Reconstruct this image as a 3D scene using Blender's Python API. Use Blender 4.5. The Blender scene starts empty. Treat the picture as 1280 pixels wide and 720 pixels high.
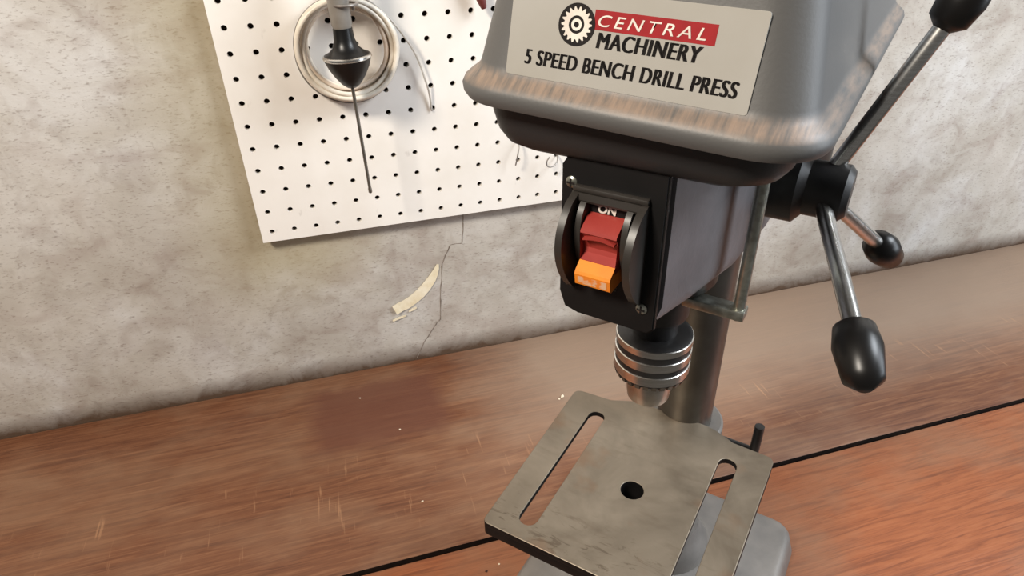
import bpy, bmesh, math, random
from mathutils import Matrix, Vector
random.seed(4)
S = bpy.context.scene
COL = S.collection
OZ = 1.3655            # calibration height -> room height (bench top stands at 0.90 m)
BZ = 0.90
WALL_Y = 0.0135

# ------------------------------------------------------------------ camera
cam_d = bpy.data.cameras.new('camera'); cam = bpy.data.objects.new('camera', cam_d); COL.objects.link(cam)
RW = Matrix(((0.95945996, 0.16550891, -0.22813019), (-0.28115087, 0.50526919, -0.8158782), (-0.01976796, 0.84694146, 0.53131853)))
M = RW.to_4x4(); M.translation = Vector((-0.09542788, -0.7534293, 0.12644958 + OZ)); cam.matrix_world = M
cam_d.sensor_fit = 'HORIZONTAL'; cam_d.sensor_width = 36.0; cam_d.lens = 828.4 / 1280 * 36
cam_d.clip_start = 0.01
S.camera = cam
# ------------------------------------------------------------------ world and lights
W = bpy.data.worlds.new('world'); S.world = W; W.use_nodes = True
bg = W.node_tree.nodes['Background']; bg.inputs[0].default_value = (1.0, 0.97, 0.93, 1); bg.inputs[1].default_value = 0.12
def area(name, loc, target, size, power, color, size_y=None):
    l = bpy.data.lights.new(name, 'AREA'); l.energy = power; l.color = color; l.size = size
    if size_y: l.shape = 'RECTANGLE'; l.size_y = size_y
    o = bpy.data.objects.new(name, l); COL.objects.link(o); o.location = loc
    o.rotation_euler = (Vector(target) - Vector(loc)).to_track_quat('-Z', 'Y').to_euler()
    return o
area('ceiling_lamp', (-0.95, -0.95, 2.32), (0.0, -0.1, 1.15), 0.30, 30, (1.0, 0.91, 0.79), 0.30)
area('skylight', (1.20, -0.85, 2.25), (0.1, -0.1, 1.15), 0.6, 26, (0.88, 0.94, 1.0), 0.6)
area('window_daylight', (1.70, -1.15, 1.55), (0.1, -0.3, 1.15), 0.8, 14, (0.84, 0.92, 1.0), 1.0)
S.view_settings.view_transform = 'Standard'; S.view_settings.look = 'None'
S.view_settings.exposure = 0.0; S.view_settings.gamma = 1.0; S.view_settings.use_curve_mapping = False

# ------------------------------------------------------------------ helpers
def obj(name, me, mat=None, parent=None, smooth=None):
    if isinstance(me, bmesh.types.BMesh):
        b = me; me = bpy.data.meshes.new(name); bmesh.ops.recalc_face_normals(b, faces=b.faces); b.to_mesh(me); b.free()
    o = bpy.data.objects.new(name, me); COL.objects.link(o)
    if mat:
        me.materials.clear(); me.materials.append(mat)
    if parent: o.parent = parent
    if smooth is not None:
        me.shade_smooth()
        if smooth < 179: me.set_sharp_from_angle(angle=math.radians(smooth))
    return o
def empty(name, loc, rz=0, parent=None):
    o = bpy.data.objects.new(name, None); COL.objects.link(o); o.location = loc; o.rotation_euler = (0, 0, rz); o.empty_display_size = .05
    if parent: o.parent = parent
    return o
def tag(o, label, cat, group=None):
    o['label'] = label; o['category'] = cat
    if group: o['group'] = group
    return o
def struct(o): o['kind'] = 'structure'; return o
def box(b, x0, x1, y0, y1, z0, z1, bev=0, seg=2):
    r = bmesh.ops.create_cube(b, size=1); vs = r['verts']
    for v in vs: v.co = Vector(((x0+x1)/2 + v.co.x*(x1-x0), (y0+y1)/2 + v.co.y*(y1-y0), (z0+z1)/2 + v.co.z*(z1-z0)))
    if bev:
        es = list({e for v in vs for e in v.link_edges})
        bmesh.ops.bevel(b, geom=es, offset=bev, segments=seg, affect='EDGES', profile=.5)
    return b
def lathe(b, prof, n=40, mat=None, cap=True):
    rings = []
    for r, z in prof:
        rings.append([b.verts.new((r*math.cos(2*math.pi*i/n), r*math.sin(2*math.pi*i/n), z)) for i in range(n)])
    for a, c in zip(rings, rings[1:]):
        for i in range(n): b.faces.new((a[i], a[(i+1) % n], c[(i+1) % n], c[i]))
    if cap:
        b.faces.new(rings[0][::-1]); b.faces.new(rings[-1])
    if mat:
        for rg in rings:
            for v in rg: v.co = mat @ v.co
    return b
def tube(b, pts, r, n=10, closed=False, rads=None):
    pts = [Vector(p) for p in pts]; N = len(pts); rings = []; up = None
    for i, p in enumerate(pts):
        if closed: t = pts[(i+1) % N] - pts[i-1]
        else: t = pts[min(i+1, N-1)] - pts[max(i-1, 0)]
        t.normalize()
        if up is None: up = t.orthogonal().normalized()
        up = (up - t*up.dot(t)).normalized(); s = t.cross(up)
        rr = rads[i] if rads else r
        rings.append([b.verts.new(p + (up*math.cos(2*math.pi*k/n) + s*math.sin(2*math.pi*k/n))*rr) for k in range(n)])
    rng = range(N) if closed else range(N-1)
    for i in rng:
        a, c = rings[i], rings[(i+1) % N]
        for k in range(n): b.faces.new((a[k], a[(k+1) % n], c[(k+1) % n], c[k]))
    if not closed:
        b.faces.new(rings[0][::-1]); b.faces.new(rings[-1])
    return b
def smoothpath(pts, sub=8):
    pts = [Vector(p) for p in pts]; out = []
    for i in range(len(pts)-1):
        p0 = pts[max(i-1, 0)]; p1 = pts[i]; p2 = pts[i+1]; p3 = pts[min(i+2, len(pts)-1)]
        for k in range(sub):
            t = k/sub
            out.append(0.5*((2*p1) + (p2-p0)*t + (2*p0-5*p1+4*p2-p3)*t*t + (3*p1-p0-3*p2+p3)*t**3))
    out.append(pts[-1]); return out
def prism(b, poly, axis, a0, a1):
    """extrude a 2-D polygon: axis 'z' -> (x,y), axis 'x' -> (y,z)"""
    def P(p, a): return (p[0], p[1], a) if axis == 'z' else (a, p[0], p[1])
    lo = [b.verts.new(P(p, a0)) for p in poly]; hi = [b.verts.new(P(p, a1)) for p in poly]; n = len(poly)
    for i in range(n): b.faces.new((lo[i], lo[(i+1) % n], hi[(i+1) % n], hi[i]))
    f1 = b.faces.new(lo[::-1]); f2 = b.faces.new(hi)
    bmesh.ops.triangulate(b, faces=[f1, f2])
    return b
def rrect(cx, cy, hx, hy, r, n=6):
    pts = []
    for sx, sy, a in ((1, 1, 0), (-1, 1, 90), (-1, -1, 180), (1, -1, 270)):
        for k in range(n+1):
            t = math.radians(a + 90*k/n)
            pts.append((cx + sx*(hx-r) + r*math.cos(t), cy + sy*(hy-r) + r*math.sin(t)))
    return pts
def loft(b, secs, cap0=True, cap1=True):
    rings = [[b.verts.new(p) for p in s] for s in secs]; n = len(rings[0])
    for a, c in zip(rings, rings[1:]):
        for i in range(n): b.faces.new((a[i], a[(i+1) % n], c[(i+1) % n], c[i]))
    if cap0: b.faces.new(rings[0][::-1])
    if cap1: b.faces.new(rings[-1])
    return b
def curve_mesh(loops, half, bevel=0.0, z=0.0):
    """flat plate from an outline and holes (first loop outline), thickness 2*half, as a mesh"""
    cu = bpy.data.curves.new('plate', 'CURVE'); cu.dimensions = '2D'; cu.fill_mode = 'BOTH'; cu.extrude = half-bevel; cu.bevel_depth = bevel; cu.bevel_resolution = 2; cu.offset = -bevel
    for L in loops:
        sp = cu.splines.new('POLY'); sp.points.add(len(L)-1); sp.use_cyclic_u = True
        for p, q in zip(sp.points, L): p.co = (q[0], q[1], 0, 1)
    o = bpy.data.objects.new('tmp', cu); COL.objects.link(o)
    me = bpy.data.meshes.new_from_object(o.evaluated_get(bpy.context.evaluated_depsgraph_get()))
    bpy.data.objects.remove(o); bpy.data.curves.remove(cu)
    for v in me.vertices: v.co.z += z
    return me
def text_mesh(s, x0, x1, y0, y1, z, shear=0.0, offset=0.0, space=1.0):
    cu = bpy.data.curves.new('text', 'FONT'); cu.body = s; cu.extrude = 0.0; cu.shear = shear; cu.offset = offset; cu.space_character = space
    o = bpy.data.objects.new('tmp', cu); COL.objects.link(o)
    me = bpy.data.meshes.new_from_object(o.evaluated_get(bpy.context.evaluated_depsgraph_get()))
    bpy.data.objects.remove(o); bpy.data.curves.remove(cu)
    xs = [v.co.x for v in me.vertices]; ys = [v.co.y for v in me.vertices]
    a, c, e, g = min(xs), max(xs), min(ys), max(ys)
    for v in me.vertices:
        v.co = Vector((x0 + (v.co.x-a)/(c-a)*(x1-x0), y0 + (v.co.y-e)/(g-e)*(y1-y0), z))
    return me
def srgb(r, g, b):
    f = lambda c: ((c/255+.055)/1.055)**2.4 if c > 10 else c/255/12.92
    return (f(r), f(g), f(b), 1)

# ------------------------------------------------------------------ materials
def material(name, col, rough=.5, metal=0.0, col2=None, scale=20, detail=6, bump=0.0, bscale=None, stretch=(1, 1, 1), lo=.35, hi=.65, coat=0.0, spec=.5):
    m = bpy.data.materials.new(name); m.use_nodes = True; nt = m.node_tree; N = nt.nodes; L = nt.links
    p = N['Principled BSDF']; p.inputs['Base Color'].default_value = col; p.inputs['Roughness'].default_value = rough; p.inputs['Metallic'].default_value = metal
    p.inputs['Coat Weight'].default_value = coat; p.inputs['Specular IOR Level'].default_value = spec
    tc = N.new('ShaderNodeTexCoord'); mp = N.new('ShaderNodeMapping'); mp.inputs['Scale'].default_value = stretch
    L.new(tc.outputs['Object'], mp.inputs['Vector'])
    nz = N.new('ShaderNodeTexNoise'); nz.inputs['Scale'].default_value = scale; nz.inputs['Detail'].default_value = detail; L.new(mp.outputs[0], nz.inputs['Vector'])
    if col2:
        r = N.new('ShaderNodeValToRGB'); r.color_ramp.elements[0].position = lo; r.color_ramp.elements[1].position = hi
        r.color_ramp.elements[0].color = col; r.color_ramp.elements[1].color = col2
        L.new(nz.outputs['Fac'], r.inputs[0]); L.new(r.outputs[0], p.inputs['Base Color'])
    if bump:
        n2 = N.new('ShaderNodeTexNoise'); n2.inputs['Scale'].default_value = bscale or scale*4; n2.inputs['Detail'].default_value = 4; L.new(mp.outputs[0], n2.inputs['Vector'])
        bp = N.new('ShaderNodeBump'); bp.inputs['Strength'].default_value = bump; bp.inputs['Distance'].default_value = .002
        L.new(n2.outputs['Fac'], bp.inputs['Height']); L.new(bp.outputs[0], p.inputs['Normal'])
    return m
class NT:
    """short-hand for node graphs"""
    def __init__(s, name):
        s.m = bpy.data.materials.new(name); s.m.use_nodes = True; s.t = s.m.node_tree; s.p = s.t.nodes['Principled BSDF']
        s.tc = s.t.nodes.new('ShaderNodeTexCoord')
    def n(s, kind, ins=(), **attr):
        x = s.t.nodes.new('ShaderNode'+kind)
        for k, v in attr.items(): setattr(x, k, v)
        for k, v in dict(ins).items():
            if isinstance(v, bpy.types.NodeSocket): s.t.links.new(v, x.inputs[k])
            else: x.inputs[k].default_value = v
        return x
    def map(s, scale, loc=(0, 0, 0)): return s.n('Mapping', {'Vector': s.tc.outputs['Object'], 'Scale': scale, 'Location': loc}).outputs[0]
    def noise(s, scale, vec=None, detail=5, rough=.55, dist=0): return s.n('TexNoise', {'Vector': vec or s.tc.outputs['Object'], 'Scale': scale, 'Detail': detail, 'Roughness': rough, 'Distortion': dist}).outputs['Fac']
    def ramp(s, fac, *st):
        r = s.n('ValToRGB', {'Fac': fac}); e = r.color_ramp.elements
        while len(e) < len(st): e.new(.5)
        for k, (pos, c) in zip(e, st): k.position = pos; k.color = c if len(c) == 4 else (*c, 1)
        return r.outputs[0]
    def mask(s, fac, a, b): return s.n('MapRange', {'Value': fac, 'From Min': a, 'From Max': b}).outputs[0]
    def mix(s, fac, a, b, mode='MIX'):
        x = s.n('Mix', data_type='RGBA', blend_type=mode)
        for i, v in ((0, fac), (6, a), (7, b)):
            if isinstance(v, bpy.types.NodeSocket): s.t.links.new(v, x.inputs[i])
            else: x.inputs[i].default_value = v
        return x.outputs[2]
    def math(s, op, a, b=0.0): return s.n('Math', {0: a, 1: b}, operation=op).outputs[0]
    def bump(s, h, strength, dist=.002): s.t.links.new(s.n('Bump', {'Height': h, 'Strength': strength, 'Distance': dist}).outputs[0], s.p.inputs['Normal'])
    def set(s, **k):
        for a, v in k.items():
            i = s.p.inputs[a.replace('_', ' ')]
            if isinstance(v, bpy.types.NodeSocket): s.t.links.new(v, i)
            else: i.default_value = v
        return s.m

def m_concrete():
    g = NT('concrete'); v = g.tc.outputs['Object']
    big = g.noise(7, v, 4, .6, .6); mid = g.noise(28, v, 6, .65, .8); fine = g.noise(160, g.map((.6, 1, 1.6)), 4, .6)
    c = g.ramp(big, (.30, srgb(164, 155, 144)), (.5, srgb(184, 178, 169)), (.7, srgb(202, 199, 195)))
    c = g.mix(g.math('MULTIPLY', g.mask(mid, .48, .74), .45), c, srgb(130, 114, 102))
    c = g.mix(g.math('MULTIPLY', g.mask(fine, .60, .74), .55), c, srgb(104, 90, 80))
    c = g.mix(g.math('MULTIPLY', g.mask(g.noise(9, g.map((1, 1, 1), (3, 1, 5)), 3), .5, .7), .6), c, srgb(196, 190, 182))
    # painted yellow warm-light cast at left, and brown dirt along the foot of the wall
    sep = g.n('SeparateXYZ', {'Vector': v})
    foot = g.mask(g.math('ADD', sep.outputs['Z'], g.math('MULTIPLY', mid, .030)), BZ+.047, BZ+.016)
    c = g.mix(g.math('MULTIPLY', g.mask(g.noise(17, g.map((1, 1, 1.3), (1, 4, 2)), 3, .5, 1.0), .50, .72), .30), c, srgb(134, 112, 102))
    c = g.mix(g.math('MULTIPLY', g.mask(g.noise(420, g.map((.5, 1, 1.3)), 2, .5), .60, .70), .40), c, srgb(116, 100, 88))
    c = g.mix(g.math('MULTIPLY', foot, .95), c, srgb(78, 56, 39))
    st = g.math('MULTIPLY', g.mask(g.math('ADD', sep.outputs['X'], g.math('MULTIPLY', big, .10)), .01, -.09), g.math('MULTIPLY', g.mask(sep.outputs['Z'], BZ+.10, BZ+.19), g.mask(sep.outputs['X'], -.30, -.20)))
    c = g.mix(g.math('MULTIPLY', st, .45), c, srgb(170, 156, 112))
    g.bump(g.math('ADD', mid, g.math('MULTIPLY', fine, .6)), .22, .002)
    return g.set(Base_Color=c, Roughness=.9, Specular_IOR_Level=.2)
def m_wood(name, dark, midc, light, seed, patch=False):
    g = NT(name); v = g.tc.outputs['Object']
    grain = g.noise(9, g.map((1.1, 22, 22), (seed, seed*2, 0)), 7, .65, 1.0)
    fine = g.noise(60, g.map((.5, 15, 15), (seed, 1, 0)), 4, .65)
    blot = g.noise(6, g.map((1, 1.6, 1), (seed*3, 0, 0)), 4, .6)
    c = g.ramp(grain, (.30, dark), (.52, midc), (.72, light))
    c = g.mix(g.math('MULTIPLY', g.mask(blot, .45, .72), .7), c, srgb(140, 108, 84))
    c = g.mix(g.math('MULTIPLY', g.mask(fine, .56, .72), .38), c, dark)
    rough = g.mask(blot, .1, 1.3)
    if patch:
        sep = g.n('SeparateXYZ', {'Vector': v}); wob = g.math('MULTIPLY', g.math('SUBTRACT', g.noise(30, v, 4), .5), .035)
        X = g.math('ADD', sep.outputs['X'], wob); Y = g.math('ADD', sep.outputs['Y'], wob)
        pm = g.math('MULTIPLY', g.math('MULTIPLY', g.mask(X, .004, -.022), g.mask(X, -.19, -.16)), g.math('MULTIPLY', g.mask(Y, -.012, -.030), g.mask(Y, -.150, -.125)))
        c = g.mix(g.math('MULTIPLY', pm, .75), c, srgb(98, 58, 44))
        # painted grey sheen, a reflection on the varnish behind the drill press
        sheen = g.math('MULTIPLY', g.mask(g.math('ADD', sep.outputs['X'], g.math('MULTIPLY', blot, .12)), .06, .20), g.mask(Y, -.26, -.12))
        c = g.mix(g.math('MULTIPLY', sheen, .75), c, srgb(158, 138, 120))
        # pale scuffs across the grain
        sc = g.noise(26, g.map((7, .55, 1), (2, 5, 0)), 3, .6)
        sm = g.math('MULTIPLY', g.mask(sc, .64, .72), g.math('MULTIPLY', g.mask(Y, -.15, -.17), g.mask(Y, -.28, -.25)))
        c = g.mix(g.math('MULTIPLY', sm, .35), c, srgb(196, 150, 112))
    g.bump(g.math('ADD', grain, g.math('MULTIPLY', fine, .5)), .18, .002)
    return g.set(Base_Color=c, Roughness=g.mask(blot, -.5, 1.6), Specular_IOR_Level=.45)
def m_table():
    g = NT('worn_cast_iron'); v = g.tc.outputs['Object']
    a = g.noise(16, v, 5, .6, .5); b = g.noise(120, g.map((.25, 1, 1)), 4, .6); d_ = g.noise(38, g.map((1, 3, 1), (4, 1, 0)), 5, .6, 2.5)
    c = g.ramp(a, (.3, srgb(100, 90, 77)), (.55, srgb(128, 117, 102)), (.75, srgb(146, 134, 118)))
    c = g.mix(g.math('MULTIPLY', g.mask(b, .55, .75), .35), c, srgb(96, 82, 66))
    sep = g.n('SeparateXYZ', {'Vector': v})
    c = g.mix(g.math('MULTIPLY', g.math('MULTIPLY', g.mask(d_, .56, .64), g.mask(sep.outputs['Y'], -.03, -.06)), .55), c, srgb(78, 64, 50))
    c = g.mix(g.math('MULTIPLY', g.mask(g.noise(22, g.map((1, 1, 1), (7, 7, 1)), 3), .58, .7), .5), c, srgb(124, 92, 66))
    g.bump(b, .08, .001)
    return g.set(Base_Color=c, Metallic=.5, Roughness=g.mask(a, -.4, 1.7))
def m_lid(name, col, dust, amount):
    g = NT(name); v = g.tc.outputs['Object']
    nrm = g.n('NewGeometry').outputs['Normal']; nz = g.n('SeparateXYZ', {'Vector': nrm}).outputs['Z']
    f = g.noise(520, g.map((1, .10, .10)), 3, .6); b = g.noise(34, v, 4)
    mk = g.math('MULTIPLY', g.mask(nz, .40, .75), g.mask(g.math('ADD', g.math('MULTIPLY', f, .5), g.math('MULTIPLY', b, .5)), .36, .58))
    c = g.mix(g.math('MULTIPLY', mk, amount), col, dust)
    g.bump(g.noise(700, v, 2), .10, .0006)
    return g.set(Base_Color=c, Roughness=.48)
def m_pegboard():
    g = NT('white_painted_hardboard'); v = g.tc.outputs['Object']
    c = g.mix(g.mask(g.noise(9, v, 4), .45, .75), srgb(240, 235, 228), srgb(228, 221, 211))
    c = g.mix(g.math('MULTIPLY', g.mask(g.noise(60, g.map((1, 1, .5)), 3), .68, .76), .5), c, srgb(190, 182, 172))
    return g.set(Base_Color=c, Roughness=.42)

CONC = m_concrete(); WOODB = m_wood('varnished_plank_brown', srgb(86, 50, 34), srgb(116, 74, 50), srgb(140, 97, 69), 1.3, True)
WOODF = m_wood('varnished_plank_orange', srgb(108, 58, 34), srgb(146, 84, 50), srgb(160, 98, 62), 4.1)
WOODL = material('bench_frame_wood', srgb(110, 80, 56), .7, 0, srgb(138, 104, 76), 12, bump=.2, stretch=(8, 8, 1))
PEG = m_pegboard(); TABLE = m_table()
LIDM = m_lid('grey_lid_plastic', srgb(88, 87, 86), srgb(184, 154, 130), .46)
BODY = m_lid('black_housing_plastic', srgb(38, 38, 39), srgb(120, 100, 84), .5)
HEADG = material('grey_hammered_casting', srgb(98, 95, 97), .45, .1, srgb(112, 108, 110), 30, bump=.1, bscale=300)
BASEG = material('grey_cast_base', srgb(112, 108, 104), .5, .3, srgb(134, 128, 122), 24, bump=.15, bscale=200)
BLACK = material('black_switch_plastic', srgb(17, 16, 16), .5, 0, srgb(22, 20, 20), 40, spec=.3)
GUARD = material('glossy_black_guard', srgb(46, 42, 38), .38, 0, srgb(50, 46, 43), 60)
STEEL = material('polished_steel', srgb(224, 222, 218), .26, 1.0, srgb(206, 202, 196), 60, stretch=(1, 1, 14))
NOSE = material('bright_jaw_steel', srgb(226, 224, 220), .28, 1.0, srgb(178, 172, 164), 50)
DARKST = material('blackened_steel', srgb(24, 23, 24), .42, .3, srgb(48, 46, 45), 50)
COLST = material('steel_column', srgb(116, 112, 106), .34, .85, srgb(92, 86, 80), 22)
RED = material('red_rocker_plastic', srgb(150, 50, 44), .45, 0, srgb(160, 60, 52), 60)
ORANGE = material('orange_rocker_plastic', srgb(238, 140, 36), .40, 0, srgb(226, 122, 36), 60)
WORN = material('worn_orange_plastic', srgb(232, 130, 44), .5, 0, srgb(222, 176, 140), 300, lo=.44, hi=.56)
LABEL = material('label_silver_grey', srgb(166, 163, 157), .45, 0, srgb(158, 154, 146), 26, spec=.3)
INK = material('black_ink', srgb(24, 21, 21), .6, 0, srgb(36, 32, 31), 300, spec=.15)
REDINK = material('red_ink', srgb(156, 34, 38), .6, 0, srgb(142, 30, 34), 120, spec=.2)
WHITEINK = material('white_ink', srgb(226, 220, 210), .5, 0, srgb(210, 200, 190), 200)
DIMINK = material('worn_grey_ink', srgb(74, 70, 66), .5, 0, srgb(46, 42, 40), 400)
ZINC = material('zinc_screw', srgb(170, 170, 160), .35, .85, srgb(140, 140, 130), 300)
WIREC = material('cream_cable', srgb(236, 228, 214), .38, 0, srgb(214, 202, 184), 60)
WIREP = material('pinkish_cream_cable', srgb(226, 208, 190), .42, 0, srgb(204, 184, 162), 60)
WIREG = material('grey_cable', srgb(128, 122, 114), .4, 0, srgb(112, 106, 100), 60)
WIREL = material('pale_grey_cable', srgb(186, 180, 172), .3, 0, srgb(164, 158, 150), 60)
HOOKM = material('dull_hook_wire', srgb(150, 144, 138), .4, .6, srgb(128, 120, 114), 90)
TAPE = material('yellowed_masking_tape', srgb(238, 228, 204), .6, 0, srgb(224, 210, 178), 60, bump=.15)
CHIPM = material('pale_chip', srgb(232, 220, 200), .7, 0, srgb(214, 198, 172), 300)
DARKCHIP = material('dark_knot_chip', srgb(52, 26, 16), .7, 0, srgb(70, 38, 24), 300)
CRACK = material('crack_shadow_grit', srgb(112, 100, 90), .95, 0, srgb(148, 137, 126), 90)
SHAFT = material('grey_steel_shaft', srgb(150, 144, 134), .35, .9, srgb(128, 122, 112), 80)
HANDLE = material('black_handle_plastic', srgb(16, 15, 15), .34, 0, srgb(22, 20, 19), 60, spec=.35)
HANDLEG = material('grey_handle_plastic', srgb(140, 134, 126), .4, 0, srgb(124, 118, 110), 60)
REDGRIP = material('dark_red_grip', srgb(112, 52, 48), .45, 0, srgb(92, 42, 40), 60)
SHADEBOARD = material('shade_dark_hardboard', srgb(26, 18, 13), .95, 0, srgb(20, 14, 10), 90, spec=.05)  # hardboard brown darkened to near black, shade of the holes in the colour
SIDEBLK = material('shade_black_edge', srgb(15, 13, 13), .6, 0, srgb(22, 19, 18), 60, spec=.2)  # shade of table sides, slots and hole put into a near-black colour
JOINT = material('gap_shade_edge', srgb(34, 24, 19), .9, 0, srgb(24, 17, 14), 40, spec=.1)  # near-black colour carries the shade in the gap between planks
FLOORM = material('cement_floor', srgb(120, 114, 106), .8, 0, srgb(98, 92, 86), 6)

# ------------------------------------------------------------------ setting
b = bmesh.new(); box(b, -2.2, 2.6, WALL_Y, WALL_Y+.15, 0, 2.7); wall = struct(obj('wall_back', b, CONC))
b = bmesh.new(); box(b, -2.2, 2.6, -2.6, WALL_Y, -.1, 0); struct(obj('floor', b, FLOORM))
# crack running down the concrete: thin uneven ribbons standing in the surface
cr = [(.0563, -.2440), (.0550, -.262), (.0530, -.276), (.0517, -.2895), (.0440, -.2885), (.0356, -.2893), (.0300, -.300), (.0228, -.3154), (.0205, -.335), (.0165, -.362), (.0150, -.385), (.0136, -.4046), (.0085, -.4085), (-.0015, -.4225), (-.0120, -.4370), (-.0190, -.4510), (-.0260, -.4640)]
b = bmesh.new(); prev = None
fine = []
for (x0, z0), (x1, z1) in zip(cr, cr[1:]):
    for k in range(4): fine.append((x0+(x1-x0)*k/4 + random.uniform(-.0005, .0005), z0+(z1-z0)*k/4))
fine.append(cr[-1])
for i, (x, z) in enumerate(fine):
    w = random.uniform(.00035, .0010); hz = .5 if 12 <= i <= 20 else 0
    c = [b.verts.new((x-w*(1-hz), WALL_Y-.0003, z+OZ-w*hz)), b.verts.new((x, WALL_Y-.0006, z+OZ)), b.verts.new((x+w*(1-hz), WALL_Y-.0003, z+OZ+w*hz))]
    if prev:
        b.faces.new((prev[0], prev[1], c[1], c[0])); b.faces.new((prev[1], prev[2], c[2], c[1]))
    prev = c
obj('crack', b, CRACK, wall)

# ------------------------------------------------------------------ workbench
bench = tag(empty('workbench', (.2, -.3, 0)), 'old red-brown varnished plank workbench against the concrete wall', 'workbench')
def bpart(name, x0, x1, y0, y1, z0, z1, mat, bev=.002):
    b = bmesh.new(); box(b, x0, x1, y0, y1, z0, z1, bev); o = obj(name, b, mat, bench, 40); o.location = (-.2, .3, 0); return o
bpart('plank', -1.3, 1.7, -.3105, WALL_Y-.001, BZ-.036, BZ, WOODB, .0015)['label'] = 'wide brown plank with a darker red stain'
bpart('plank', -1.3, 1.7, -.600, -.3155, BZ-.036, BZ-.0005, WOODF, .0015)['label'] = 'orange-brown front plank'
for o in bench.children:
    o.data.materials.append(JOINT)
    for p in o.data.polygons:
        if abs(p.normal.y) > .8: p.material_index = 1
bpart('apron', -1.25, 1.65, -.585, -.555, BZ-.15, BZ-.0365, WOODL)
bpart('apron', -1.25, 1.65, -.06, -.03, BZ-.15, BZ-.0365, WOODL)
for x in (-1.2, 1.52):
    for y in (-.55, -.15): bpart('leg', x, x+.09, y, y+.09, 0, BZ-.0365, WOODL)

# ------------------------------------------------------------------ pegboard with drilled holes
P = .0254; b = bmesh.new(); NH = 12; HR = .0031; TH = .006
I0, I1, J0, J1 = -7, 16, -14, 9
vc = {}
def gv(i, j, y):
    k = (i, j, y)
    if k not in vc: vc[k] = b.verts.new(((i-.5)*P, y, OZ-(j-.5)*P))
    return vc[k]
for i in range(I0, I1+1):
    for j in range(J0, J1+1):
        cx, cz = i*P, OZ-j*P; rings = []
        for y in (0, TH):
            rg = [b.verts.new((cx+HR*math.cos(2*math.pi*(k+.5)/NH), y, cz+HR*math.sin(2*math.pi*(k+.5)/NH))) for k in range(NH)]
            rings.append(rg)
            cs = [gv(i+1, j, y), gv(i, j, y), gv(i, j+1, y), gv(i+1, j+1, y)]   # +x+z, -x+z, -x-z, +x-z
            q = NH//4
            for s in range(4):
                seq = [rg[(s*q+k) % NH] for k in range(q)]
                nxt = rg[(s*q+q) % NH]
                for a, c in zip(seq, seq[1:]): b.faces.new((a, c, cs[s]))
                b.faces.new((seq[-1], nxt, cs[(s+1) % 4], cs[s]))
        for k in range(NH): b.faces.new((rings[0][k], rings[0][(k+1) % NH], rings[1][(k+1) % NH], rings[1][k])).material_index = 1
for i in range(I0, I1+1):
    for j in (J0, J1+1): b.faces.new((gv(i, j, 0), gv(i+1, j, 0), gv(i+1, j, TH), gv(i, j, TH)))
for j in range(J0, J1+1):
    for i in (I0, I1+1): b.faces.new((gv(i, j, 0), gv(i, j+1, 0), gv(i, j+1, TH), gv(i, j, TH)))
peg_root = tag(empty('pegboard', ((I0+I1)/2*P, .003, OZ-(J1+.5)*P)), 'white painted pegboard panel with rows of round holes', 'pegboard')
o = obj('board', b, PEG, peg_root); o.data.materials.append(SHADEBOARD); o.location = (-peg_root.location.x, -peg_root.location.y, -peg_root.location.z)
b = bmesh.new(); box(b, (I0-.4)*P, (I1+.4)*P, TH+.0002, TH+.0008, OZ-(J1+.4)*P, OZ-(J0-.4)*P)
o = obj('hole_darkening_sheet', b, SHADEBOARD, peg_root); o.location = -peg_root.location  # unseen sheet added behind the board to make its holes look black
for x in ((I0-.2)*P, (I0+I1)/2*P+.05, (I1+.2)*P):    # furring strips that hold the board off the concrete
    b = bmesh.new(); box(b, x-.006, x+.006, TH+.0008, WALL_Y, OZ-J1*P+.03, OZ-J0*P-.02)
    o = obj('furring_strip', b, WOODL, peg_root); o.location = (-peg_root.location.x, -peg_root.location.y, -peg_root.location.z)

# ------------------------------------------------------------------ coil of cream cable on the board
cc = Vector((-.0612, -.0145, -.0262+OZ))
coil = tag(empty('cable_coil', cc), 'coil of cream cable hung on the white pegboard', 'cable coil')
def loop(name, r, y, rr, mat, dx=0, dz=0, wob=.0008, ph=0):
    b = bmesh.new(); n = 64
    pts = [((r+wob*math.sin(3*t+ph))*math.cos(t)+dx, y+.0015*math.sin(2*t+ph), (r+wob*math.cos(2*t+ph))*math.sin(t)+dz) for t in [2*math.pi*k/n for k in range(n)]]
    tube(b, pts, rr, 8, True); obj(name, b, mat, coil, 180)
loop('cable_loop', .0500, -.010, .0027, WIREC, 0, 0, .0006, 0)
loop('cable_loop', .0510, -.0040, .0026, WIREC, 0, -.001, .0006, 1)
loop('cable_loop', .0455, -.0075, .0026, WIREC, 0, .0006, .0008, 2)
loop('cable_loop', .0460, -.0010, .0026, WIREP, .0005, .0005, .0009, 3)
loop('cable_loop', .0415, -.0035, .0025, WIREP, -.001, .002, .001, 4)
loop('cable_loop', .0500, .0025, .0026, WIREC, 0, -.002, .0008, 5)
loop('cable_loop', .0455, .0050, .0026, WIREP, 0, -.001, .0008, 6)
loop('cable_loop', .0415, .0030, .0024, WIREC, 0, 0, .0010, 7)
loop('grey_wire_loop', .0535, .0050, .0011, WIREG, 0, -.0025, .0006, 1)
loop('grey_wire_loop', .0538, .0085, .0011, WIREG, 0, -.0040, .0006, 2)
# stray grey end that springs away from the coil
t = smoothpath([(.020, .004, .050), (.0360, .000, .0380), (.0520, -.002, .0200), (.0660, .002, -.0020), (.0740, .006, -.0200), (.0800, .007, -.0420), (.0835, .010, -.0580), (.0850, .0125, -.0780)])
b = bmesh.new(); tube(b, t, .0011, 8); obj('stray_end', b, WIREL, coil, 180)

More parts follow.
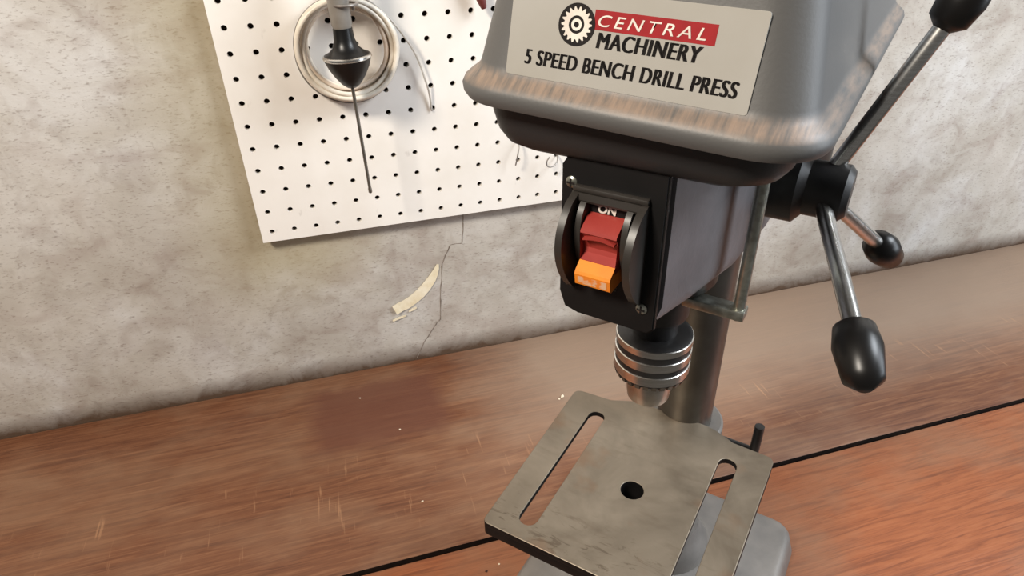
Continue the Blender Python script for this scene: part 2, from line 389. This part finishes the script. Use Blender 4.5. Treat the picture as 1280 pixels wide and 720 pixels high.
# ------------------------------------------------------------------ black handled awl hanging in front of the coil
aw = tag(empty('awl', (-.0605, -.052, -.1735+OZ)), 'black flared-handle awl with a long thin grey shaft, hung tip down', 'awl')
aw.rotation_euler = (0, math.radians(-1.4), 0)
b = bmesh.new(); lathe(b, [(.0012, 0), (.0021, .001), (.0021, .005), (.0017, .007), (.0018, .125)], 14); obj('shaft', b, SHAFT, aw, 40)
b = bmesh.new(); lathe(b, [(.0022, .1165), (.0050, .1175), (.0095, .121), (.0155, .129), (.0202, .1375), (.0225, .1435), (.0232, .146)], 36); obj('handle', b, HANDLE, aw, 40)
b = bmesh.new(); lathe(b, [(.0232, .146), (.0242, .147), (.0240, .149), (.0225, .150)], 36); obj('collar', b, STEEL, aw, 40)
b = bmesh.new(); lathe(b, [(.0225, .150), (.0180, .152), (.0130, .1565), (.0102, .164), (.0094, .175)], 36); obj('flare', b, HANDLE, aw, 60)
b = bmesh.new(); lathe(b, [(.0090, .175), (.0100, .178), (.0105, .215), (.0100, .250), (.0070, .256), (.002, .258)], 28); obj('grip', b, HANDLEG, aw, 50)

def hook(label, pts, r=.0014, loc=(0, 0, 0), mat=HOOKM):
    base = Vector(pts[0]); b = bmesh.new(); tube(b, [p-base for p in smoothpath(pts, 6)], r, 8)
    o = obj('pegboard_hook', b, mat, None, 180); o.location = base
    return tag(o, label, 'hook', 'wire hooks on the pegboard')
hook('wire hook carrying the cream cable coil on the pegboard', [(-.0508, .0055, OZ+.0254), (-.0508, -.003, OZ+.0254), (-.0508, -.008, OZ+.0230), (-.0508, -.028, OZ+.0150), (-.0508, -.036, OZ+.0150), (-.0508, -.039, OZ+.0200)], .0016)
ringpts = [(-.0762, .0055, OZ+.0254), (-.0762, -.004, OZ+.0254), (-.0745, -.020, OZ+.0240)] + [(-.0600+.0125*math.cos(math.radians(a)), -.052+.0125*math.sin(math.radians(a)), OZ+.0225) for a in range(140, 470, 30)]
hook('long wire hook with an end ring holding the black awl', ringpts, .0014)

# ------------------------------------------------------------------ drill press
TH_H = math.radians(42.5); AX = Vector((.07707, -.45972, BZ))
dp = tag(empty('drill_press', AX, TH_H - math.pi/2), 'grey and black bench drill press with red and orange rocker switch', 'drill press')
# local frame: +x to the press's right, -y to its front, z up from the bench top; origin under the chuck
CY = .110    # column centre
b = bmesh.new()
secs = []
for z, g, r in ((0, 0, .020), (.004, .0015, .020), (.018, -.002, .020), (.026, -.004, .019), (.029, -.008, .016)):
    secs.append([(x, y, z) for x, y in rrect(0, .045, .1105+g, .150+g, r)])
loft(b, secs); obj('base', b, BASEG, dp, 40)
b = bmesh.new(); lathe(b, [(.040, .029), (.040, .040), (.034, .050), (.029, .062), (.0285, .066)], 40, Matrix.Translation((0, CY, 0))); obj('column_flange', b, BASEG, dp, 50)
b = bmesh.new(); lathe(b, [(.0225, .05), (.0225, .54)], 40, Matrix.Translation((0, CY, 0))); obj('column', b, COLST, dp, 50)
# tilting table and bracket
TZ = .2055; TT = .0050; RIM = .0122
troot = Vector((-.0037, .0018, 0))
def slot(x0, x1, y0, y1, n=8):
    r = (x1-x0)/2; cx = (x0+x1)/2
    return [(cx+r*math.cos(math.pi*k/n), y1-r+r*math.sin(math.pi*k/n)) for k in range(n+1)] + [(cx-r*math.cos(math.pi*k/n), y0+r-r*math.sin(math.pi*k/n)) for k in range(n+1)]
def corner(cx, cy, r, a0, n=5): return [(cx+r*math.cos(math.radians(a0+90*k/n)), cy+r*math.sin(math.radians(a0+90*k/n))) for k in range(n+1)]
hw, f0, r0 = .0818, -.0771, .0810
out = corner(hw-.004, f0+.004, .004, 270) + corner(hw+.0025-.006, r0+.0012-.006, .006, 0) + [(.052, .0835), (.036, .0910), (.026, .0925), (-.026, .0925), (-.036, .0910), (-.052, .0835)] + corner(-hw-.0025+.006, r0+.0012-.006, .006, 90) + corner(-hw+.004, f0+.004, .004, 180)
circ = [(.0084*math.cos(2*math.pi*k/28), .0084*math.sin(2*math.pi*k/28)) for k in range(28)]
me = curve_mesh([out, slot(-.0612, -.0477, -.0650, .0645), slot(.0477, .0612, -.0650, .0645), circ], TT/2, .0006, TZ-TT/2)
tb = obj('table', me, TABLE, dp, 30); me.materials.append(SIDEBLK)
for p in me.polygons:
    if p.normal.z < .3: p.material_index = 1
rimi = [(x*.935, (y-.005)*.93+.005) for x, y in out]
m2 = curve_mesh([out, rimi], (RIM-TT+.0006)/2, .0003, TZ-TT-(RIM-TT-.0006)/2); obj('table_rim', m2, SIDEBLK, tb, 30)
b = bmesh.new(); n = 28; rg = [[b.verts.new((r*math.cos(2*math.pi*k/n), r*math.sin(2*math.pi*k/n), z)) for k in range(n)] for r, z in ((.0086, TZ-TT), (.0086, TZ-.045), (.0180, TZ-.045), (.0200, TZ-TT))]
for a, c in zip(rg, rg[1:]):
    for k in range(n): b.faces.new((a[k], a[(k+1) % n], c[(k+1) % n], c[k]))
obj('hole_darkening_boss', b, SIDEBLK, tb, 40)  # near-black boss added below the centre hole to darken it
tb.location = troot; tb.rotation_euler = (0, 0, math.radians(1.0))
b = bmesh.new()
for k in (-1, 1): box(b, k*.022-.004, k*.022+.004, -.03, .078, TZ-.035, TZ-TT+.0005, .001)
box(b, -.026, .026, .070, .084, TZ-.05, TZ-TT+.0005, .002); o = obj('table_rib', b, BASEG, dp, 40); o.rotation_euler = (0, 0, math.radians(1))
b = bmesh.new(); lathe(b, [(.031, TZ-.062), (.033, TZ-.060), (.033, TZ-.014), (.031, TZ-.012)], 36, Matrix.Translation((0, CY, 0)))
box(b, -.022, .022, .070, .092, TZ-.055, TZ-.015, .003); br = obj('table_bracket', b, BASEG, dp, 40)
b = bmesh.new(); tube(b, [(.03, CY+.012, TZ-.036), (.062, CY+.012, TZ-.036)], .0045, 12); tube(b, [(.060, CY+.012, TZ-.066), (.060, CY+.012, TZ-.006)], .004, 10); obj('clamp_handle', b, DARKST, br, 50)
# head casting: narrow front carrying the switch plate, flaring back to the column
HB, HT = .408, .490
FL, FR, FE = -.0275, .0225, -.0735
poly = [(FL, FE), (FR, FE), (.0300, -.045), (.0400, .000), (.0440, .050), (.0440, .150), (-.0440, .150), (-.0440, .050), (-.0400, .000), (-.0335, -.045)]
b = bmesh.new()
secs = []
for z, k in ((HB, .94), (HB+.004, .985), (HB+.010, 1.0), (HT, 1.0)):
    secs.append([((x+.0025)*k-.0025, (y-.04)*k+.04, z) for x, y in poly])
loft(b, secs); bmesh.ops.bevel(b, geom=[e for e in b.edges if abs(e.verts[0].co.z-e.verts[1].co.z) > .02], offset=.004, segments=3, affect='EDGES'); obj('head', b, HEADG, dp, 30)
b = bmesh.new(); lathe(b, [(.0300, HB-.014), (.0315, HB-.012), (.0315, HB+.004)], 40); obj('quill_collar', b, DARKST, dp, 40)
b = bmesh.new(); lathe(b, [(.0175, .366), (.0185, .368), (.0185, HB-.012)], 36); obj('quill', b, DARKST, dp, 40)
# depth stop rod with knurled nuts beside the quill
b = bmesh.new(); tube(b, [(.048, -.012, .385), (.048, -.012, .486)], .0032, 10); lathe(b, [(.007, .470), (.007, .477)], 16, Matrix.Translation((.048, -.012, 0))); box(b, .018, .052, -.017, -.007, .386, .392, .001); obj('depth_stop', b, ZINC, dp, 40)
# feed hub and three spokes with knobs on the right side
hub = Vector((0, .035, .447))
b = bmesh.new(); lathe(b, [(.020, 0), (.020, .016), (.015, .020), (.015, .038), (.012, .041)], 28, Matrix.Translation((.043, hub.y, hub.z)) @ Matrix.Rotation(math.pi/2, 4, 'Y')); hubo = obj('feed_hub', b, DARKST, dp, 40)
for a in (80, 200, 320):
    ca, sa = math.cos(math.radians(a)), math.sin(math.radians(a)); o0 = Vector((.073, hub.y, hub.z))
    e1 = o0 + Vector((.030, ca*.085, sa*.085))
    b = bmesh.new(); tube(b, [o0 + Vector((0, ca*.012, sa*.012)), e1], .0042, 12); sp = obj('feed_spoke', b, STEEL, dp, 50)
    dirv = (e1-o0).normalized(); b = bmesh.new()
    lathe(b, [(.004, -.004), (.009, 0), (.0105, .010), (.0085, .026), (.003, .031)], 20, Matrix.Translation(e1) @ dirv.to_track_quat('Z', 'Y').to_matrix().to_4x4()); obj('knob', b, HANDLE, sp, 60)
# chuck
b = bmesh.new(); lathe(b, [(.0130, .3535), (.0205, .3535), (.0229, .3525), (.0229, .325), (.0195, .3235), (.0150, .3235)], 48); ck = obj('chuck', b, DARKST, dp, 40)
for z0, z1 in ((.3258, .3330), (.3366, .3432), (.3472, .3525)):
    b = bmesh.new(); lathe(b, [(.0226, z0), (.0235, z0+.0006), (.0235, z1-.0006), (.0226, z1)], 56); obj('sleeve_band', b, STEEL, ck, 40)
b = bmesh.new(); n = 28            # key teeth around the lower rim
for k in range(n):
    a = 2*math.pi*k/n; ca, sa = math.cos(a), math.sin(a); ta = Vector((-sa, ca, 0)); c0 = Vector((ca, sa, 0))
    q = [c0*.0236 - ta*.0015 + Vector((0, 0, .3262)), c0*.0236 + ta*.0015 + Vector((0, 0, .3262)), c0*.0175 + ta*.0012 + Vector((0, 0, .3210)), c0*.0175 - ta*.0012 + Vector((0, 0, .3210))]
    q2 = [v + Vector((0, 0, -.0034)) - c0*.0010 for v in q[:2]]
    vs = [b.verts.new(v) for v in (q[0], q[1], q[2], q[3], q2[0], q2[1])]
    for f in ((0, 1, 5, 4), (4, 5, 2, 3), (0, 4, 3), (1, 2, 5), (0, 3, 2, 1)): b.faces.new([vs[i] for i in f])
obj('key_tooth_ring', b, COLST, ck)
b = bmesh.new(); lathe(b, [(.0150, .3245), (.0148, .316), (.0141, .307), (.0133, .3020), (.0108, .3003), (.0045, .3005)], 48); obj('jaw_nose', b, NOSE, ck, 40)
for k in range(3):
    a = 2*math.pi*k/3+.4; b = bmesh.new(); box(b, .0006, .0052, -.0018, .0018, .2955, .3030, .0004, 1)
    bmesh.ops.rotate(b, verts=b.verts, cent=(0, 0, 0), matrix=Matrix.Rotation(a, 3, 'Z')); obj('jaw', b, NOSE, ck, 30)
b = bmesh.new(); lathe(b, [(.0135, .3530), (.0135, .366)], 32); obj('spindle', b, DARKST, dp, 40)
# switch plate
PF = -.0760
pl = [(FL, .4150), (FL+.0030, .4065), (FL+.0100, .4045), (FR-.003, .4045), (FR, .4075), (FR, .4860), (FL+.003, .4860), (FL, .4815)]
b = bmesh.new(); lo = [b.verts.new((x, PF, z)) for x, z in pl]; hi = [b.verts.new((x, FE+.0005, z)) for x, z in pl]
for i in range(len(pl)): b.faces.new((lo[i], lo[(i+1) % 8], hi[(i+1) % 8], hi[i]))
b.faces.new(lo); b.faces.new(hi[::-1]); bmesh.ops.bevel(b, geom=[e for e in b.edges if abs(e.verts[0].co.y-PF) < 1e-6 and abs(e.verts[1].co.y-PF) < 1e-6], offset=.0008, segments=2, affect='EDGES')
sw = obj('switch_plate', b, BLACK, dp, 30)
for x, z in ((-.0223, .4740), (.0158, .4180)):
    b = bmesh.new(); mt = Matrix.Translation((x, PF+.0004, z)) @ Matrix.Rotation(math.pi/2, 4, 'X')
    lathe(b, [(.0029, 0), (.0028, .0009), (.0020, .0016), (.0007, .0019)], 18, mt); scw = obj('screw', b, ZINC, sw, 40)
    b = bmesh.new(); box(b, x-.0019, x+.0019, PF-.0017, PF-.0010, z-.0004, z+.0004); box(b, x-.0004, x+.0004, PF-.0017, PF-.0010, z-.0019, z+.0019)
    o = obj('screw_slot', b, INK, sw)
def cheek(x0, x1, ztop, zbot, depth, e0=0.0, zp=.45):
    """arched guard rail standing out of the plate, profile in y,z"""
    n = 14; pr = []
    for k in range(n+1):
        t = k/n; z = ztop + (zbot-ztop)*t
        pr.append((PF - e0 - depth*math.sin(math.pi*min(1, t**zp if t < 1 else 1))**.75, z))
    pr = [(PF+.0005, ztop)] + pr + [(PF+.0005, zbot)]
    b = bmesh.new(); prism(b, pr, 'x', x0, x1)
    return b
obj('guard_rail', cheek(-.0206, -.0172, .4715, .4205, .0178, .0015, .82), GUARD, sw, 30)
obj('guard_rail', cheek(.0118, .0152, .4715, .4205, .0178, .0015, .82), GUARD, sw, 30)
obj('guard_lip', cheek(-.0158, -.0130, .4690, .4330, .0085, .001, .8), GUARD, sw, 30)
obj('guard_lip', cheek(.0064, .0092, .4690, .4330, .0085, .001, .8), GUARD, sw, 30)
b = bmesh.new(); box(b, -.0206, .0152, PF-.0030, PF+.0005, .4712, .4738, .0008); prism(b, [(PF+.0005, .4711), (PF-.0032, .4711), (PF-.0038, .4680), (PF-.0034, .4670), (PF+.0005, .4672)], 'x', -.0172, .0118); obj('guard_top_bar', b, GUARD, sw, 30)
# rocker: red upper half and orange lower half
def prof_part(name, pr, x0, x1, mat):
    b = bmesh.new(); prism(b, pr, 'x', x0, x1); bmesh.ops.remove_doubles(b, verts=b.verts, dist=1e-6)
    return obj(name, b, mat, sw, 25)
RX0, RX1 = -.0124, .0050
pr = [(PF+.0005, .4618), (PF-.0040, .4610), (PF-.0100, .4570), (PF-.0104, .4558), (PF-.0082, .4535), (PF-.0062, .4500), (PF-.0052, .4465), (PF-.0058, .4442), (PF-.0095, .4418), (PF-.0095, .4380), (PF+.0005, .4380)]
prof_part('rocker_red', pr, RX0, RX1, RED)
pr = [(PF-.0096, .4417), (PF-.0142, .4382), (PF-.0148, .4368), (PF-.0137, .4312), (PF-.0120, .4300), (PF+.0005, .4305), (PF+.0005, .4379), (PF-.0096, .4379)]
rk = prof_part('rocker_orange', pr, RX0, RX1, ORANGE)
b = bmesh.new()
vs = [b.verts.new(v) for v in ((RX0+.0016, PF-.01475, .4360), (RX1-.0016, PF-.01475, .4360), (RX1-.0016, PF-.01405, .4320), (RX0+.0016, PF-.01405, .4320))]; b.faces.new(vs); obj('rocker_worn_face', b, WORN, sw)
# raised crescent on the red half
b = bmesh.new(); n = 12; up = []; dn = []
for k in range(n+1):
    t = k/n; x = RX0+.001 + (RX1-RX0-.002)*t; h = math.sin(math.pi*t)
    up.append((x, .4530+.0022*h)); dn.append((x, .4518+.0012*h))
ring = up + dn[::-1]
lo = [b.verts.new((x, PF-.0098, z)) for x, z in ring]; hi = [b.verts.new((x, PF-.0050, z)) for x, z in ring]
for i in range(len(ring)): b.faces.new((lo[i], lo[(i+1) % len(ring)], hi[(i+1) % len(ring)], hi[i]))
f1 = b.faces.new(lo); bmesh.ops.triangulate(b, faces=[f1]); obj('rocker_ridge', b, RED, sw, 40)
FRONT = Matrix(((1, 0, 0, 0), (0, 0, -1, 0), (0, 1, 0, 0), (0, 0, 0, 1)))       # (s,t,n) -> (x, -n, t)
def lettering(me, mat, parent, M_, name='lettering'):
    me.transform(M_); return obj(name, me, mat, parent)
lettering(text_mesh('ON', -.0086, .0004, .4622, .4664, -PF+.0006, .15, .03), WHITEINK, sw, FRONT)
lettering(text_mesh('OFF', -.0110, .0030, .4218, .4258, -PF+.0006, .15, .012), DIMINK, sw, FRONT)

# pulley housing (black) and hinged lid (grey), lid sitting slightly askew
def ring_sec(z, h, e, back, r):
    return [(x, y, z) for x, y in rrect(0, (back-e)/2, h, (back+e)/2, r, 8)]
BK = .215
b = bmesh.new(); loft(b, [ring_sec(z, h, e, k, r) for z, h, e, k, r in ((.4845, .052, .070, BK-.02, .016), (.4850, .057, .0755, BK-.012, .018), (.4875, .0625, .0790, BK-.008, .019), (.4925, .0662, .0810, BK-.005, .020), (.5000, .0680, .0822, BK-.004, .020), (.5100, .0690, .0830, BK-.003, .020))]); obj('pulley_housing', b, BODY, dp, 35)
TILT = Matrix.Translation((0, 0, .510)) @ Matrix.Rotation(math.radians(2.2), 4, 'Y') @ Matrix.Translation((0, 0, -.510))
b = bmesh.new(); loft(b, [ring_sec(z, h, e, BK+k, r) for z, h, e, k, r in ((.5045, .0690, .0835, -.002, .020), (.5046, .0750, .0890, .004, .023), (.5055, .0776, .0917, .007, .025), (.5080, .0792, .0932, .009, .026), (.5108, .0795, .0935, .009, .026), (.5132, .0787, .0927, .008, .026), (.5152, .0765, .0905, .006, .024), (.5170, .0740, .0880, .003, .022), (.5188, .0724, .0862, .002, .021), (.5215, .0715, .0850, .001, .020), (.5600, .0640, .0773, -.006, .020), (.5840, .0590, .0722, -.010, .020), (.5910, .0555, .0690, -.013, .020), (.5955, .0480, .0610, -.020, .018), (.5970, .0400, .0530, -.028, .016))])
lid = obj('lid', b, LIDM, dp, 35); lid.matrix_local = TILT
# label plate lying on the sloping front of the lid; s to the right, t up the slope, n outward
sl = math.atan((.0850-.0773)/(.0600-.0215+.0))
LM = TILT @ Matrix.Translation((0, -.0853, .5190)) @ Matrix.Rotation(-sl, 4, 'X') @ FRONT
me = curve_mesh([rrect(0, .0172, .0500, .0172, .0012, 3)], .0006, .0001, .0003); me.transform(LM); lb = obj('label_plate', me, LABEL, dp)
TZ_ = .00095
def disc(cx, cy, r, n=40): return [(cx+r*math.cos(2*math.pi*k/n), cy+r*math.sin(2*math.pi*k/n)) for k in range(n)]
def flat(loops, z, mat, name):
    me = curve_mesh(loops, .00003, 0, z); me.transform(LM); return obj(name, me, mat, lb)
GX, GT = -.0206, .0222
flat([[(-.0136, .0213), (.0335, .0213), (.0335, .0284), (-.0136, .0284)]], TZ_, REDINK, 'red_banner')
flat([disc(GX, GT, .0078)], TZ_+.00012, INK, 'gear_disc')
gear = []
for k in range(18):
    a = 2*math.pi*k/18
    for r, da in ((.0053, -.10), (.0066, .02), (.0064, .10), (.0053, .16)): gear.append((GX+r*math.cos(a+da), GT+r*math.sin(a+da)))
flat([gear, disc(GX, GT, .0033)], TZ_+.00022, WHITEINK, 'gear_emblem')
flat([disc(GX, GT, .0022), disc(GX, GT, .0011, 16)], TZ_+.00022, WHITEINK, 'gear_hub')
lettering(text_mesh('CENTRAL', -.0118, .0300, .0226, .0268, TZ_+.0002, .25, .004, 1.35), WHITEINK, lb, LM)
def bold(txt, x0, x1, y0, y1, shear, w):
    b = bmesh.new()
    for k in (-1, -.33, .33, 1):
        m_ = text_mesh(txt, x0+w+k*w, x1-w+k*w, y0, y1, TZ_, shear, 0, 1.1); b.from_mesh(m_); bpy.data.meshes.remove(m_)
    m_ = bpy.data.meshes.new('lettering'); b.to_mesh(m_); b.free(); return m_
lettering(bold('MACHINERY', -.0114, .0300, .0148, .0206, .12, .00042), INK, lb, LM)
lettering(bold('5 SPEED BENCH DRILL PRESS', -.0418, .0452, .0050, .0108, .10, .00038), INK, lb, LM)
# motor behind the column, below the housing
b = bmesh.new(); lathe(b, [(.030, .365), (.050, .368), (.056, .376), (.056, .470), (.048, .480), (.030, .483)], 40, Matrix.Translation((0, .215, 0))); obj('motor', b, DARKST, dp, 40)
b = bmesh.new(); box(b, -.03, .03, .14, .175, .40, .46, .004); obj('motor_mount', b, HEADG, dp, 40)

# ------------------------------------------------------------------ small things
# strips of old masking tape on the concrete
def tape(name, pts, lift, label, widths):
    b = bmesh.new(); prev = None; c0 = Vector((pts[0][0], WALL_Y, pts[0][1]+OZ)); n = len(pts); T = .0004
    for i, (x, z) in enumerate(pts):
        x0, z0 = pts[max(i-1, 0)]; x1, z1 = pts[min(i+1, n-1)]
        tx, tz = x1-x0, z1-z0; l = math.hypot(tx, tz); nx, nz = -tz/l, tx/l; w = widths[i]/2
        y = WALL_Y - .0006 - lift[i]
        q = [b.verts.new(Vector((x+nx*w*s, yy, z+nz*w*s+OZ)) - c0) for s in (-1, 1) for yy in (y, y-T)]
        if prev:
            a = prev
            for f in ((a[0], a[2], q[2], q[0]), (a[1], q[1], q[3], a[3]), (a[0], q[0], q[1], a[1]), (a[2], a[3], q[3], q[2])): b.faces.new(f)
        else: b.faces.new((q[0], q[1], q[3], q[2]))
        prev = q
    b.faces.new((prev[0], prev[2], prev[3], prev[1]))
    o = obj(name, b, TAPE); o.location = c0; return tag(o, label, 'tape')
tape('masking_tape', [(-.0480, -.3745), (-.0400, -.3715), (-.0310, -.3690), (-.0210, -.3635), (-.0110, -.3560), (-.0020, -.3470), (.0060, -.3370), (.0115, -.3280), (.0150, -.3200), (.0165, -.3150)], [.003, .0012, .0004, .0002, .0002, .0004, .0002, .0002, .0002, .0003],
     'curved strip of yellowed masking tape stuck beside the wall crack', [.0150, .0150, .0155, .0150, .0150, .0140, .0125, .0095, .0060, .003])
tape('masking_tape', [(-.0522, -.3912), (-.0450, -.3895), (-.0380, -.3880), (-.0335, -.3868)], [.0020, .001, .0006, .0012], 'narrow torn sliver of tape just below the curved strip', [.0030, .0034, .0030, .0020])
tape('masking_tape', [(-.0290, -.3812), (-.0230, -.3790), (-.0180, -.3765)], [.001, .0004, .001], 'tiny torn tape scrap under the edge of the curved strip', [.0020, .0044, .0025])

# hooks whose ends show below the pulley housing
hook('thin bent wire hook poking from the pegboard above an empty row', [(.1270, .0055, -.1524+OZ), (.1270, -.003, -.1524+OZ), (.1262, -.008, -.1560+OZ), (.1235, -.012, -.1650+OZ), (.1212, -.012, -.1755+OZ), (.1208, -.010, -.1800+OZ)], .0009)
hook('small curled wire hook on the pegboard beside the switch plate', [(.1778, .0055, -.1778+OZ), (.1778, -.003, -.1778+OZ), (.1750, -.010, -.1830+OZ), (.1680, -.014, -.1865+OZ), (.1610, -.015, -.1850+OZ), (.1600, -.014, -.1790+OZ), (.1640, -.013, -.1740+OZ)], .0009)

# pliers with dark red grips: the end of one grip shows beside the lid
pr_ = tag(empty('pliers', (.0900, -.012, OZ+.003)), 'pliers with dark red grips hanging on the pegboard above the lid', 'pliers')
for s, pts in ((1, [(-.002, 0, 0), (-.008, 0, .020), (-.016, 0, .045), (-.018, 0, .075), (-.012, 0, .098)]), (-1, [(-.048, 0, .030), (-.042, 0, .040), (-.034, 0, .055), (-.029, 0, .075), (-.034, 0, .098)])):
    b = bmesh.new(); q = smoothpath(pts, 5); tube(b, q, .005, 12, rads=[.0028+.0026*min(1, i/3) for i in range(len(q))]); obj('grip', b, REDGRIP, pr_, 60)
b = bmesh.new(); lathe(b, [(.012, -.004), (.012, .004)], 24, Matrix.Translation((-.023, 0, .108)) @ Matrix.Rotation(math.pi/2, 4, 'X'))
for s in (-1, 1): tube(b, smoothpath([(-.023+s*.009, 0, .098), (-.023+s*.004, 0, .115), (-.023+s*.0045, 0, .135), (-.023+s*.002, 0, .150)], 4), .0045, 10)
obj('jaws', b, SHAFT, pr_, 40)
hook('wire hook under the jaws of the red-handled pliers', [(.0762, .0055, OZ+.1016), (.0762, -.004, OZ+.1016), (.0720, -.008, OZ+.0990), (.0690, -.012, OZ+.0930), (.0672, -.026, OZ+.0930), (.0672, -.029, OZ+.0970)], .0014)

# crumbs lying on the planks
def chip(x, y, s, label, mat=CHIPM, k=0):
    random.seed(k+11); b = bmesh.new(); bmesh.ops.create_icosphere(b, subdivisions=1, radius=1)
    for v in b.verts: v.co = Vector((v.co.x*s*random.uniform(.7, 1.3), v.co.y*s*random.uniform(.5, 1.0), v.co.z*s*.35*random.uniform(.7, 1.2)))
    mz = min(v.co.z for v in b.verts)
    for v in b.verts: v.co.z -= mz
    o = obj('wood_chip', b, mat); o.location = (x, y, BZ if y > -.312 else BZ-.0005); o.rotation_euler = (0, 0, k*1.3)
    return tag(o, label, 'chip', 'crumbs on the workbench')
chip(-.0699, -.1227, .0016, 'pale crumb lying on the dark red stain of the plank', k=1)
chip(-.1127, -.0477, .0013, 'tiny pale speck on the plank close to the wall foot', k=2)
chip(.1459, -.1265, .0034, 'larger white chip behind the rear corner of the drill table', k=3)
chip(.1400, -.1300, .0020, 'small white chip next to the larger white chip', k=4)
chip(-.0621, -.2431, .0016, 'pale crumb on bare worn grain of the brown plank', k=5)
chip(-.0012, -.3442, .0013, 'pale splinter on the orange front plank near the table corner', k=6)
chip(-.0156, -.3483, .0016, 'dark brown chip on the orange front plank', DARKCHIP, 7)
